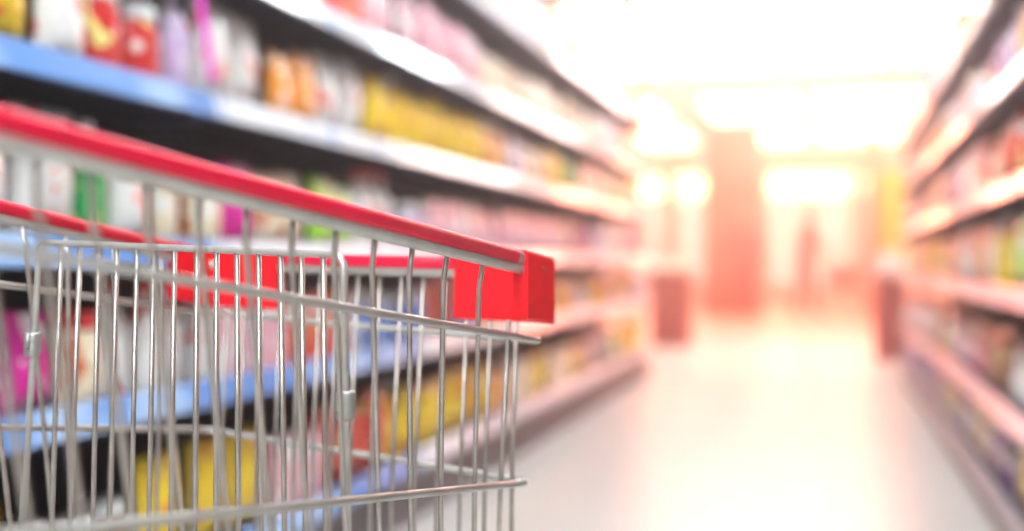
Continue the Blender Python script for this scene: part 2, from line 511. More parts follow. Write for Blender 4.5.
m_railb = mat('price_rail_blue', (.10, .28, .66), .22, 0, .6, coat=.5)
noise_tint(m_railb, (.09, .26, .64), (.36, .54, .82), 3.0, 1, .45, .62)
m_railg = noise_tint(mat('price_rail_grey', (.3, .29, .31), .45), (.26, .25, .27), (.33, .32, .34), 5)
LIPX, RIPX = -1.33, .50
L_LV = [.205, .585, .90, 1.235, 1.56, 1.92]           # centre height of each price rail, left
R_LV = [.12, .415, .775, 1.10, 1.42, 1.75]
def make_bay(side, y0, ln, levels, label, group):
    """side -1: left shelving facing +X; +1: right shelving facing -X. built in local coords with x toward the aisle"""
    s = 1 if side < 0 else -1
    lip = LIPX if side < 0 else RIPX
    r = empty('shelving_bay', (lip, y0, 0))
    tag(r, label, 'shelving', group)
    D = .46
    def X(a, b): return (min(-s*a, -s*b), max(-s*a, -s*b))
    top = levels[-1] + .40
    for yy in (0.002, ln-.032):
        bm = bmesh.new(); x0, x1 = X(D, D-.06); box(bm, (x0, yy, 0), (x1, yy+.03, top), .003)
        finish('upright', bm, m_upr, r, False)
    bm = bmesh.new(); x0, x1 = X(D-.005, D-.02); box(bm, (x0, .032, .1), (x1, ln-.032, top-.01))
    finish('back_panel', bm, m_back, r, False)
    bm = bmesh.new(); x0, x1 = X(.03, .05); box(bm, (x0, .002, 0), (x1, ln-.002, levels[0]-.03))
    finish('kick_plate', bm, m_kick, r, False)
    for z in levels:
        bm = bmesh.new(); x0, x1 = X(.012, D-.022); box(bm, (x0, .004, z-.012), (x1, ln-.004, z+.016), .003)
        x0, x1 = X(.06, D-.03)
        for yy in (.006, ln-.018):
            box(bm, (x0, yy, z-.05), (x1, yy+.012, z-.012), .002)
        sh = finish('shelf', bm, m_shelf, r, False)
        # price rail: tilted C-section
        bm = bmesh.new()
        pr = [(.0, -.028), (-.014, .026), (-.011, .030), (.006, .030), (.010, .026), (.010, .016), (-.006, .016), (.004, -.018), (.012, -.022), (.012, -.03)]
        pr = [(-.004+.0, -.029), (.0, -.029), (.002, -.026), (-.014, .027), (-.017, .030), (-.024, .030), (-.024, .018), (-.018, .016), (-.008, -.018), (-.016, -.022), (-.016, -.029)]
        va = [bm.verts.new((s*(q[0]+.0), .003, z+q[1])) for q in pr]; vb = [bm.verts.new((s*(q[0]), ln-.003, z+q[1])) for q in pr]
        n = len(pr)
        for i in range(n): bm.faces.new((va[i], va[(i+1) % n], vb[(i+1) % n], vb[i]))
        bm.faces.new(va[::-1]); bm.faces.new(vb)
        finish('price_rail', bm, m_railb if side < 0 and (y0 < 1.5 or (y0 < 3.0 and z < .7)) else (m_railg if side > 0 and z < .2 else m_rail), sh, False)
    return r
LB0, LBN, LBL = .95, 6, 1.29       # left: 0.95 .. 8.69
for i in range(LBN):
    make_bay(-1, LB0+i*LBL, LBL, L_LV, 'dark bay with pale blue price rails, %s from near end of left row' % ORD[i], 'left shelving bays')
RB0, RBN, RBL = 2.6, 5, 1.32       # right: 2.6 .. 9.2
for i in range(RBN):
    make_bay(1, RB0+i*RBL, RBL, R_LV, 'dark bay with pale blue price rails, %s from near end of right row' % ORD[i], 'right shelving bays')

# ================================================================== PRODUCTS
PAL = {
 'white': (.80, .79, .77), 'cream': (.80, .68, .48), 'yellow': (.86, .60, .03), 'orange': (.85, .30, .03), 'red': (.62, .03, .03),
 'magenta': (.72, .02, .32), 'pink': (.80, .38, .46), 'purple': (.26, .08, .42), 'blue': (.07, .20, .60), 'sky blue': (.35, .58, .82),
 'green': (.02, .36, .10), 'lime green': (.36, .68, .04), 'brown': (.22, .09, .04), 'lilac': (.58, .46, .70),
}
ACC = {'white': (.75, .10, .08), 'cream': (.55, .12, .04), 'yellow': (.75, .10, .03), 'orange': (.85, .75, .55), 'red': (.85, .75, .25), 'magenta': (.85, .75, .8), 'pink': (.75, .72, .7),
 'purple': (.8, .7, .3), 'blue': (.8, .8, .8), 'sky blue': (.8, .8, .85), 'green': (.75, .75, .2), 'lime green': (.85, .85, .5), 'brown': (.75, .6, .3), 'lilac': (.85, .8, .85)}
PM = {}
def pmat(c, gloss=.16):
    if c in PM: return PM[c]
    m = mat('printed_%s_pack' % c.replace(' ', '_'), PAL[c], gloss, 0, .5)
    nt = m.node_tree; N = nt.nodes; L = nt.links; b = N['Principled BSDF']
    tc = N.new('ShaderNodeTexCoord'); oi = N.new('ShaderNodeObjectInfo')
    add = N.new('ShaderNodeVectorMath'); add.operation = 'ADD'
    mul = N.new('ShaderNodeMath'); mul.operation = 'MULTIPLY'; mul.inputs[1].default_value = 40
    L.new(oi.outputs['Random'], mul.inputs[0]); L.new(tc.outputs['Object'], add.inputs[0]); L.new(mul.outputs[0], add.inputs[1])
    no = N.new('ShaderNodeTexNoise'); no.inputs['Scale'].default_value = 19; no.inputs['Detail'].default_value = 1.6
    L.new(add.outputs[0], no.inputs['Vector'])
    cr = N.new('ShaderNodeValToRGB'); cr.color_ramp.interpolation = 'CONSTANT'
    e = cr.color_ramp.elements; e[0].position = 0; e[0].color = (.82, .80, .76, 1); e[1].position = .30 if c in ('brown', 'green', 'yellow', 'magenta', 'red') else .40; e[1].color = (*PAL[c], 1)
    x = e.new(.62); x.color = (*ACC[c], 1)
    L.new(no.outputs['Fac'], cr.inputs['Fac']); L.new(cr.outputs['Color'], b.inputs['Base Color'])
    n2 = N.new('ShaderNodeTexNoise'); n2.inputs['Scale'].default_value = 42; n2.inputs['Detail'].default_value = 1.0     # crinkled foil
    L.new(add.outputs[0], n2.inputs['Vector'])
    bp = N.new('ShaderNodeBump'); bp.inputs['Strength'].default_value = .6; bp.inputs['Distance'].default_value = .004
    L.new(n2.outputs['Fac'], bp.inputs['Height']); L.new(bp.outputs['Normal'], b.inputs['Normal'])
    PM[c] = m; return m
m_capw = mat('white_cap', (.8, .8, .8), .35); m_capr = mat('red_cap', (.6, .03, .03), .35)

def grid_bag(w, h, d):
    """pillow bag standing upright, crimped top and bottom seams"""
    bm = bmesh.new(); nxs, nzs = 8, 10
    F_, B_ = [], []
    for sgn, out in ((1, F_), (-1, B_)):
        for j in range(nzs+1):
            row = []
            v = j/nzs
            for i in range(nxs+1):
                u = i/nxs
                bulge = (math.sin(PI*u)**.55)*(math.sin(PI*min(1, max(0, (v-.03)/.90)))**.45 if .03 < v < .93 else 0)
                wz = 1 - .06*math.sin(PI*v)
                x = (u-.5)*w*wz
                row.append(bm.verts.new((sgn*(d/2*bulge + .0008), x, v*h)))
            out.append(row)
    for G, fl in ((F_, False), (B_, True)):
        for j in range(nzs):
            for i in range(nxs):
                q = (G[j][i], G[j][i+1], G[j+1][i+1], G[j+1][i])
                bm.faces.new(q[::-1] if fl else q)
    for j in range(nzs):
        bm.faces.new((F_[j][0], F_[j+1][0], B_[j+1][0], B_[j][0])); bm.faces.new((F_[j][-1], B_[j][-1], B_[j+1][-1], F_[j+1][-1]))
    for i in range(nxs):
        bm.faces.new((F_[0][i], B_[0][i], B_[0][i+1], F_[0][i+1])); bm.faces.new((F_[-1][i], F_[-1][i+1], B_[-1][i+1], B_[-1][i]))
    return bm
KINDS = {}
def proto(kind, color):
    key = (kind, color)
    if key in KINDS: return KINDS[key]
    m = pmat(color); parts = []
    def me_of(bm, mm, smooth=True):
        bmesh.ops.recalc_face_normals(bm, faces=bm.faces)
        me = bpy.data.meshes.new(kind)
        for f in bm.faces: f.smooth = smooth
        bm.to_mesh(me); bm.free(); me.materials.append(mm); return me
    bm = bmesh.new()
    if kind == 'snack_bag':
        bm.free(); bm = grid_bag(.155, .235, .075); w, h, d = .155, .235, .075; main = me_of(bm, m)
    elif kind == 'carton':
        w, h, d = .13, .205, .065; box(bm, (-d/2, -w/2, 0), (d/2, w/2, h), .003); main = me_of(bm, m, False)
        bm = bmesh.new(); box(bm, (d/2-.0005, -w*.36, h*.62), (d/2+.0012, w*.36, h*.88), .0004); parts.append(('label_panel', me_of(bm, pmat('white'), False)))
    elif kind == 'bottle':
        w, h, d = .085, .255, .085
        lathe(bm, [(.030, 0), (.040, .004), (.0415, .02), (.0415, .135), (.036, .165), (.020, .200), (.0145, .215), (.0145, .232)], 18); main = me_of(bm, m)
        bm = bmesh.new(); lathe(bm, [(.0165, .226), (.017, .229), (.017, .250), (.0155, .255)], 16); parts.append(('cap', me_of(bm, m_capw if color not in ('white', 'cream') else m_capr)))
    elif kind == 'jar':
        w, h, d = .095, .145, .095
        lathe(bm, [(.036, 0), (.046, .005), (.0475, .02), (.0475, .095), (.041, .115), (.040, .122)], 18); main = me_of(bm, m)
        bm = bmesh.new(); lathe(bm, [(.043, .118), (.0435, .121), (.0435, .141), (.040, .145)], 18); parts.append(('lid', me_of(bm, m_capr if color in ('white', 'cream', 'yellow') else m_capw)))
    elif kind == 'tub':
        w, h, d = .12, .11, .12
        lathe(bm, [(.044, 0), (.047, .003), (.056, .092), (.056, .094)], 20); main = me_of(bm, m)
        bm = bmesh.new(); lathe(bm, [(.0595, .091), (.060, .093), (.060, .104), (.056, .110), (.030, .108)], 20); parts.append(('lid', me_of(bm, m_capw)))
    elif kind == 'pouch':
        w, h, d = .13, .19, .06
        bm.free(); bm = grid_bag(w, h, d)
        for v in bm.verts:      # stand-up pouch: wide foot, flat top
            f = 1 - v.co.z/h
            v.co.x *= (.35 + .9*f); 
        main = me_of(bm, m)
        bm = bmesh.new(); tube(bm, [Vector((0, -.02, h-.01)), Vector((0, .02, h-.01))], .006, 8); parts.append(('seal_strip', me_of(bm, m_capw)))
    KINDS[key] = (main, parts, w, h, d)
    return KINDS[key]
NOUN = {'snack_bag': ('pillow-shaped snack bag', 'snack bag'), 'carton': ('printed carton', 'carton'), 'bottle': ('capped bottle', 'bottle'), 'jar': ('lidded jar', 'jar'), 'tub': ('lidded tub', 'tub'), 'pouch': ('stand-up pouch', 'pouch')}
SHELFN = ['bottom', 'second', 'third', 'fourth', 'fifth', 'top']
def nth(n):
    if n <= 20: return ORD[n-1]
    tens = {2: 'twenty', 3: 'thirty', 4: 'forty', 5: 'fifty'}
    return tens[n//10] + ('-' + ORD[n % 10 - 1] if n % 10 else 'th')
COUNT = {}
def place(kind, color, side, lev, y, sc_=1.0, setback=.0, rz=0.0, parts_on=True):
    main, parts, w, h, d = proto(kind, color)
    o = link(kind, main)
    s = 1 if side < 0 else -1
    lip = LIPX if side < 0 else RIPX
    z = (L_LV if side < 0 else R_LV)[lev] + .0165
    o.location = (lip - s*(.035 + d*sc_/2 + setback), y, z)
    o.rotation_euler = (0, 0, (0 if s > 0 else PI) + rz)
    o.scale = (sc_, sc_, sc_)
    if parts_on:
        for nm, pm in parts: link(nm, pm, o)
    key = (kind, color, side, lev); COUNT[key] = COUNT.get(key, 0) + 1
    row = 'left' if side < 0 else 'right'
    lab = '%s %s, %s of its colour from near end, %s shelf, %s row' % (color, NOUN[kind][0], nth(COUNT[key]), SHELFN[lev], row)
    if lev: lab = lab.replace('second shelf', 'second-lowest shelf').replace('third shelf', 'third-lowest shelf').replace('fourth shelf', 'fourth-lowest shelf').replace('fifth shelf', 'second-highest shelf')
    tag(o, lab, NOUN[kind][1], '%ss on the %s row, %s shelf' % (NOUN[kind][1], row, {0: 'bottom', 1: 'second-lowest', 2: 'third-lowest', 3: 'fourth-lowest', 4: 'second-highest', 5: 'top'}[lev]))
    return w*sc_

def y_of_px(px, side=-1):
    a = YAW - math.atan((px-512)/F) if side < 0 else math.atan((px-512)/F) - YAW
    return (1.40 if side < 0 else .57)/math.tan(a)

# what the photo lets one see of the left row: (from px, colour, kind) along each shelf, then a mix
MIX = {
 -1: [
  (['yellow', 'yellow', 'green', 'orange', 'white', 'pink', 'cream'], ['snack_bag', 'pouch', 'carton']),
  (['yellow', 'yellow', 'white', 'orange', 'red', 'blue', 'lilac', 'cream'], ['snack_bag', 'pouch', 'jar']),
  (['white', 'blue', 'cream', 'purple', 'red', 'pink', 'orange'], ['pouch', 'bottle', 'carton', 'jar']),
  (['white', 'cream', 'pink', 'yellow', 'orange', 'cream', 'green', 'lilac'], ['snack_bag', 'pouch', 'bottle', 'carton']),
  (['white', 'white', 'yellow', 'cream', 'orange', 'lilac', 'red', 'yellow', 'pink'], ['snack_bag', 'pouch', 'jar', 'carton']),
  (['white', 'pink', 'cream', 'yellow', 'white', 'sky blue'], ['snack_bag', 'carton', 'pouch']),
 ],
 1: [
  (['purple', 'yellow', 'white', 'blue', 'cream'], ['snack_bag', 'pouch', 'tub']),
  (['cream', 'white', 'pink', 'yellow', 'brown', 'magenta'], ['snack_bag', 'pouch', 'jar']),
  (['yellow', 'pink', 'cream', 'orange', 'red', 'white', 'lime green'], ['pouch', 'bottle', 'carton', 'snack_bag']),
  (['orange', 'cream', 'red', 'pink', 'brown', 'white'], ['snack_bag', 'pouch', 'carton', 'jar']),
  (['purple', 'lilac', 'orange', 'red', 'cream', 'pink'], ['snack_bag', 'pouch', 'bottle']),
  (['yellow', 'pink', 'orange', 'white', 'red'], ['snack_bag', 'carton', 'pouch']),
 ]}
# hand-picked runs on the left row, by where they stand along the shelf: (level, from px, to px, colours, kinds)
RUNS = [
 (3, -60, 22, ['yellow'], ['snack_bag']), (3, 22, 64, ['white', 'red'], ['pouch']), (3, 64, 128, ['red', 'white', 'cream'], ['jar', 'pouch']), (3, 128, 152, ['pink'], ['pouch']),
 (3, 152, 190, ['lilac'], ['pouch']), (3, 190, 262, ['white', 'pink', 'cream'], ['snack_bag']), (3, 262, 300, ['orange', 'yellow'], ['pouch']), (3, 300, 350, ['white', 'purple', 'lilac'], ['snack_bag', 'pouch']), (3, 350, 480, ['yellow', 'orange', 'white', 'yellow', 'cream'], ['snack_bag', 'pouch', 'jar']),
 (4, 350, 470, ['pink', 'white', 'cream'], ['snack_bag', 'pouch']), (4, 470, 590, ['cream', 'orange', 'pink', 'red'], ['pouch', 'jar']), (2, 425, 560, ['pink', 'cream', 'yellow', 'red', 'orange'], ['pouch', 'bottle', 'jar']),

 (2, -60, 62, ['white', 'pink'], ['snack_bag']), (2, 62, 108, ['green'], ['bottle']), (2, 108, 150, ['white', 'cream'], ['pouch']), (2, 150, 205, ['cream', 'orange'], ['jar', 'pouch']), (2, 205, 245, ['magenta'], ['pouch']),
 (2, 245, 300, ['cream', 'red'], ['pouch']), (2, 300, 345, ['lime green'], ['pouch']), (2, 345, 400, ['white'], ['bottle']), (2, 400, 425, ['lilac'], ['jar']),
 (1, -60, 30, ['magenta', 'lilac'], ['pouch']), (1, 30, 90, ['cream', 'orange', 'blue'], ['jar', 'pouch']), (1, 90, 200, ['white', 'brown', 'white', 'cream'], ['bottle', 'jar']), (1, 200, 250, ['pink', 'sky blue'], ['carton']), (1, 250, 330, ['red', 'sky blue', 'pink'], ['carton']),
 (1, 330, 420, ['blue', 'purple', 'orange'], ['jar', 'pouch']),
 (0, -60, 130, ['brown', 'cream', 'green'], ['jar']), (0, 130, 250, ['yellow', 'orange', 'yellow'], ['snack_bag']), (0, 250, 310, ['pink', 'sky blue', 'magenta'], ['carton']), (0, 310, 370, ['red', 'magenta'], ['snack_bag', 'pouch']), (0, 370, 480, ['yellow', 'yellow', 'lime green'], ['snack_bag', 'pouch']),
]
def run_for(lev, y):
    for l, a, b_, cs, ks in RUNS:
        if l == lev and y_of_px(a) <= y < y_of_px(b_): return cs, ks
    return None
GAPS = {-1: [.38, .315, .335, .325, .36, .42], 1: [.30, .34, .32, .32, .33, .34]}
def fill(side, lev, y0, y1):
    y = y0; cs, ks = MIX[side][lev]; rep = 0; c = k_ = None; prev = None; ridx = 0
    bay0, bl = (LB0, LBL) if side < 0 else (RB0, RBL)
    while True:
        rr = run_for(lev, y) if side < 0 else None
        if rr is not None:
            if rr is not prev: ridx = 0; prev = rr
            c = rr[0][ridx % len(rr[0])]; k_ = rr[1][ridx % len(rr[1])]; ridx += 1; rep = 0
        elif rep <= 0:
            c = random.choice(cs); k_ = random.choice(ks); rep = random.choice((1, 1, 2, 2, 3)) - 1
        else: rep -= 1
        _, _, w, h, d = proto(k_, c)
        s_ = random.uniform(.92, 1.08)
        if k_ == 'jar' or k_ == 'tub': s_ *= 1.2
        if lev == 5: s_ *= 1.3
        s_ = min(s_, (GAPS[side][lev]-.075)/h)
        if y + w*s_ > y1: break
        nb = bay0 + bl*(math.floor((y-bay0)/bl)+1)
        if y + w*s_ > nb - .008:
            av = nb - .008 - y                      # a slim bottle closes the gap at the end of a bay
            if av > .088 and nb < y1: place('bottle', c, side, lev, nb - .008 - av/2, min(1.0, (GAPS[side][lev]-.075)/.255), .01, parts_on=(y < 5.2))
            y = nb + .01; continue
        place(k_, c, side, lev, y + w*s_/2, s_, random.uniform(0, .025), random.uniform(-.05, .05), parts_on=(y < 5.2))
        y += w*s_ + random.uniform(.006, .022)
for lev in range(6): fill(-1, lev, 1.15, 8.64)
for lev in range(6): fill(1, lev, 2.75, 9.12)

# magenta hang strip clipped to the left row's second-highest... rail
def hang_strip():
    y = y_of_px(165); z1 = L_LV[4] - .02
    r = empty('hang_strip', (LIPX+.012, y-.03, z1))
    tag(r, 'bright magenta hanging promotional strip clipped to the second-highest rail of the left row', 'hanging strip')
    bm = bmesh.new()
    pts = [Vector((0, 0, 0)), Vector((.012, .02, -.08)), Vector((.010, .05, -.18)), Vector((.006, .08, -.26))]
    sweep(bm, pts, rrect(.030, .002, .0009, 2), up=Vector((1, 0, 0)))
    finish('strip', bm, mat('magenta_film', (.85, .0, .60), .4), r, False)
    bm = bmesh.new(); box(bm, (-.008, -.014, -.012), (.006, .014, .02), .002)
    finish('clip', bm, M['clip'], r, False)
hang_strip()

# ================================================================== BEYOND THE AISLE
m_column = noise_tint(mat('brick_red_column', (.30, .07, .04), .6), (.36, .06, .03), (.44, .08, .04), 5)
def column(px, depth, w, name, label, m, dpt_=.5):
    p = at_depth(px, depth)
    bm = bmesh.new()
    box(bm, (-w/2, -dpt_/2, .0), (w/2, dpt_/2, HC), .02)
    box(bm, (-w/2-.02, -dpt_/2-.02, 0), (w/2+.02, dpt_/2+.02, .14), .01)
    o = finish(name, bm, m, None, False); o.location = p; o.rotation_euler = (0, 0, .0)
    o['kind'] = 'structure'; o['label'] = label
    return o
column(733, 18.6, .90, 'column', 'broad brick-red column beyond the shelving, behind a standing shopper', m_column)
column(873, 20.0, .22, 'column.001', 'slim red-brown column behind the far shopping cart', m_column, .22)

m_bin = noise_tint(mat('dark_red_bin', (.16, .025, .02), .5), (.30, .030, .02), (.36, .04, .03), 6)
m_binrim = mat('bin_rim', (.4, .12, .08), .4)
def display_bin(px, depth, w, h, label, fillc):
    p = at_depth(px, depth)
    r = empty('display_bin', p); tag(r, label, 'display bin')
    bm = bmesh.new()
    t = .015
    # tapered open-topped bin
    def quad(z, s): return [Vector((x*s*w/2, y*s*w/2, z)) for x, y in ((-1, -1), (1, -1), (1, 1), (-1, 1))]
    lv = [quad(0, .92), quad(h, 1.0), quad(h, 1-2*t/w), quad(.05, .92-2*t/w)]
    vs = [[bm.verts.new(v) for v in q] for q in lv]
    for a, b_ in zip(vs, vs[1:]):
        for i in range(4): bm.faces.new((a[i], a[(i+1) % 4], b_[(i+1) % 4], b_[i]))
    bm.faces.new(vs[0][::-1]); bm.faces.new(vs[-1])
    finish('body', bm, m_bin, r, False)
    bm = bmesh.new(); q = quad(h, 1.02); tube(bm, q, .012, 8, closed=True); finish('rim', bm, m_binrim, r)
    # loose goods on a false floor near the top, each its own thing
    bm = bmesh.new(); q = quad(h-.14, .93); box(bm, q[0], q[2] + Vector((0, 0, .012))); finish('false_floor', bm, m_bin, r, False)
    for i, (c, dx, dy, rz) in enumerate(fillc):
        main, parts, ww, hh, d = proto('snack_bag', c)
        o = link('snack_bag', main); o.location = p + Vector((dx*w, dy*w, h-.128)); o.rotation_euler = (0, -.0, rz+PI/2)
        tag(o, '%s snack bag standing in the %s' % (c, label.split(' at ')[0].split(',')[0]), 'snack bag', 'bags in the ' + label.split(' at ')[0].split(',')[0])
    return p
display_bin(890, 10.0, .27, .76, 'tall dark red bin at the far end of the right row', [('white', -.2, -.2, 0), ('pink', .1, .15, .2)])
display_bin(672, 11.8, .42, .78, 'wide dark red bin at the far end of the left row', [('white', -.2, -.25, .1), ('cream', .2, -.2, -.1), ('orange', 0, .2, 0)])
# yellow banner on a post beside the right bin
p = at_depth(894, 10.5)
r = empty('yellow_banner', p); tag(r, 'yellow vertical banner on a post behind the right bin', 'banner')
bm = bmesh.new(); tube(bm, [Vector((0, 0, .02)), Vector((0, 0, 1.75))], .014, 10); finish('post', bm, M['chassis'], r)
bm = bmesh.new(); lathe(bm, [(.16, 0), (.16, .012), (.03, .024), (.02, .04)], 20); finish('base', bm, M['chassis'], r)
bm = bmesh.new(); box(bm, (-.13, -.024, 1.0), (.13, -.016, 1.74), .003); finish('sign_board', bm, mat('yellow_card', (.90, .58, .02), .5), r, False)

# ------------------------------------------------------------------ people
m_skin = mat('skin', (.55, .32, .22), .5); m_hair = mat('dark_hair', (.03, .02, .015), .6)
m_eye = mat('eye_dark', (.02, .015, .01), .3); m_lip = mat('lips', (.45, .14, .12), .5); m_shoe = mat('dark_shoe', (.03, .025, .025), .5)
def skin_mesh(nodes, edges, rootk, sub=2):
    keys = list(nodes); idx = {k: i for i, k in enumerate(keys)}
    me = bpy.data.meshes.new('tmp'); me.from_pydata([nodes[k][0] for k in keys], [(idx[a], idx[b]) for a, b in edges], []); me.update()
    o = bpy.data.objects.new('tmp', me); COL.objects.link(o)
    o.modifiers.new('skin', 'SKIN'); o.modifiers['skin'].use_smooth_shade = True
    sv = me.skin_vertices[0].data
    for k in keys:
        r = nodes[k][1]; sv[idx[k]].radius = r if isinstance(r, tuple) else (r, r); sv[idx[k]].use_root = (k == rootk)
    ss = o.modifiers.new('sub', 'SUBSURF'); ss.levels = sub; ss.render_levels = sub
    dg = bpy.context.evaluated_depsgraph_get(); dg.update()
    out = bpy.data.meshes.new_from_object(o.evaluated_get(dg))
    bpy.data.objects.remove(o); bpy.data.meshes.remove(me)
    return out
def head_bm(c, yaw, R=.105):
    """a head with brow, nose, chin, ears; face looks along +X before yaw"""
    bm = bmesh.new(); bmesh.ops.create_uvsphere(bm, u_segments=32, v_segments=24, radius=1)
    for v in bm.verts:
        x, y, z = v.co
        w = .74 - .16*max(0, -z)**1.5
        px_, py_, pz_ = x*.90, y*w, z*1.12
        if z < 0: px_ += .12*(-z)*(1 if x > 0 else -.3)
        if x > .5:
            px_ += .20*math.exp(-((y/.13)**2) - ((z+.10)/.18)**2)       # nose
            px_ -= .07*math.exp(-(((abs(y)-.30)/.14)**2) - ((z-.10)/.11)**2)   # eye sockets
            px_ += .05*math.exp(-((y/.22)**2) - ((z+.45)/.07)**2)      # lips
        if abs(y) > .8 and abs(z) < .3: py_ += (.16 if y > 0 else -.16)*math.exp(-((x+.05)/.18)**2 - (z/.22)**2)   # ears
        v.co = Vector((px_, py_, pz_))*R
    for f in bm.faces:
        q = f.calc_center_median()/R
        if q.x > .5 and abs(abs(q.y)-.28) < .10 and abs(q.z-.11) < .06: f.material_index = 4
        elif q.x > .5 and abs(q.y) < .2 and abs(q.z+.50) < .05: f.material_index = 5
        else: f.material_index = 0
    rot = Matrix.Rotation(yaw, 4, 'Z'); bmesh.ops.transform(bm, matrix=Matrix.Translation(c) @ rot, verts=bm.verts)
    return bm
def hand(nodes, edges, wrist_key, w, d, side, pref, curl):
    """palm, four fingers and a thumb; d: pointing direction, side: towards the thumb, curl: how far the fingers bend down (0..1)"""
    d = Vector(d).normalized(); side = Vector(side).normalized(); dn = d.cross(side).normalized()
    if dn.z > 0: dn = -dn
    nodes[pref+'palm'] = (w + d*.05, (.030, .016)); edges.append((wrist_key, pref+'palm'))
    for i, (off, ln) in enumerate(((.026, .070), (.009, .080), (-.009, .074), (-.025, .056))):
        b0 = w + d*.085 + side*off
        b1 = b0 + (d*(1-.5*curl) + dn*curl).normalized()*ln*.5
        b2 = b1 + (d*(1-1.2*curl) + dn*(curl*1.2+.05)).normalized()*ln*.5
        for j, (b_, r_) in enumerate(((b0, .0095), (b1, .0085), (b2, .0065))):
            nodes[pref+'f%d%d' % (i, j)] = (b_, r_)
            edges.append((pref+('palm' if j == 0 else 'f%d%d' % (i, j-1)), pref+'f%d%d' % (i, j)))
    t0 = w + d*.03 + side*.030; t1 = t0 + (d*.6+side*.6+dn*.3*curl).normalized()*.04; t2 = t1 + (d*.9+side*.2+dn*.4*curl).normalized()*.03
    for j, (b_, r_) in enumerate(((t0, .012), (t1, .010), (t2, .008))):
        nodes[pref+'t%d' % j] = (b_, r_); edges.append((pref+('palm' if j == 0 else 't%d' % (j-1)), pref+'t%d' % j))
def person(loc, rz, H, pose, mats, label, name='person', longhair=True):
    """figure facing +X in its own frame"""
    s = H/1.75; V = lambda x, y, z: Vector((x, y, z))*s
    lean = pose.get('lean', 0)
    nodes = {'pelvis': (V(0, 0, .95), (.165*s, .135*s)), 'waist': (V(.01+lean*.3, 0, 1.10), (.150*s, .125*s)), 'chest': (V(.01+lean*.7, 0, 1.29), (.165*s, .130*s)),
             'yoke': (V(lean*.95, 0, 1.375), (.115*s, .09*s)), 'upper': (V(lean, 0, 1.43), (.085*s, .07*s)), 'neck': (V(.01+lean*1.1, 0, 1.495), .055*s), 'skull': (V(.02+lean*1.2, 0, 1.59), .055*s)}
    edges = [('pelvis', 'waist'), ('waist', 'chest'), ('chest', 'yoke'), ('yoke', 'upper'), ('upper', 'neck'), ('neck', 'skull')]
    for sd, y in (('l', 1), ('r', -1)):
        st = pose.get('step_'+sd, 0.0)
        nodes['hip'+sd] = (V(0, y*.085, .90), .092*s); nodes['knee'+sd] = (V(st*.5+.02, y*.095, .50), .060*s); nodes['ankle'+sd] = (V(st-.01, y*.10, .085), .042*s)
        nodes['toe'+sd] = (V(st+.15, y*.11, .035), (.036*s, .030*s)); nodes['heel'+sd] = (V(st-.05, y*.10, .038), .034*s)
        edges += [('pelvis', 'hip'+sd), ('hip'+sd, 'knee'+sd), ('knee'+sd, 'ankle'+sd), ('ankle'+sd, 'toe'+sd), ('ankle'+sd, 'heel'+sd)]
        nodes['sho'+sd] = (V(lean-.005, y*.180, 1.395), .056*s)
        nodes['arm'+sd] = (V(lean*.8+(pose['elbow_'+sd][0]-lean)*.35, y*.205, 1.29), .050*s)
        el = pose['elbow_'+sd]; wr = pose['wrist_'+sd]
        nodes['elb'+sd] = (V(*el), .042*s); nodes['wri'+sd] = (V(*wr), (.028*s, .024*s))
        nodes['cla'+sd] = (V(lean*.95, y*.07, 1.385), .060*s)
        edges += [('cla'+sd, 'sho'+sd), ('sho'+sd, 'arm'+sd), ('arm'+sd, 'elb'+sd), ('elb'+sd, 'wri'+sd)]
        hd = (Vector(wr)-Vector(el)).normalized()
        if pose.get('grip'): hand(nodes, edges, 'wri'+sd, V(*wr), (1, 0, 0), (0, -y, 0), sd, .8)
        else: hand(nodes, edges, 'wri'+sd, V(*wr), hd, (1, 0, 0), sd, .25)
    def reach(k0):
        seen = {k0}; grow = True
        while grow:
            grow = False
            for a, b_ in edges:
                if (a in seen) != (b_ in seen): seen |= {a, b_}; grow = True
        return seen
    # trunk and legs, one arm and its mirror image, fused into one continuous skin
    bm = bmesh.new()
    for k0, mir in (('pelvis', False), ('clal', False), ('clal', True)):
        ks = reach(k0)
        me = skin_mesh({k: v for k, v in nodes.items() if k in ks}, [e for e in edges if e[0] in ks], k0)
        if mir: me.transform(Matrix.Scale(-1, 4, (0, 1, 0))); me.flip_normals()
        bm.from_mesh(me); bpy.data.meshes.remove(me)
    me = bpy.data.meshes.new('tmp'); bm.to_mesh(me); bm.free()
    to = bpy.data.objects.new('tmp', me); COL.objects.link(to)
    rm = to.modifiers.new('fuse', 'REMESH'); rm.mode = 'VOXEL'; rm.voxel_size = .0075
    sm = to.modifiers.new('smooth', 'SMOOTH'); sm.factor = .5; sm.iterations = 3
    dg = bpy.context.evaluated_depsgraph_get(); dg.update()
    m2 = bpy.data.meshes.new_from_object(to.evaluated_get(dg))
    bpy.data.objects.remove(to); bpy.data.meshes.remove(me)
    bm = bmesh.new(); bm.from_mesh(m2); bpy.data.meshes.remove(m2)
    segs = [(a, b_, nodes[a][0], nodes[b_][0], nodes[a][1], nodes[b_][1]) for a, b_ in edges]
    def rad(r): return max(r) if isinstance(r, tuple) else r
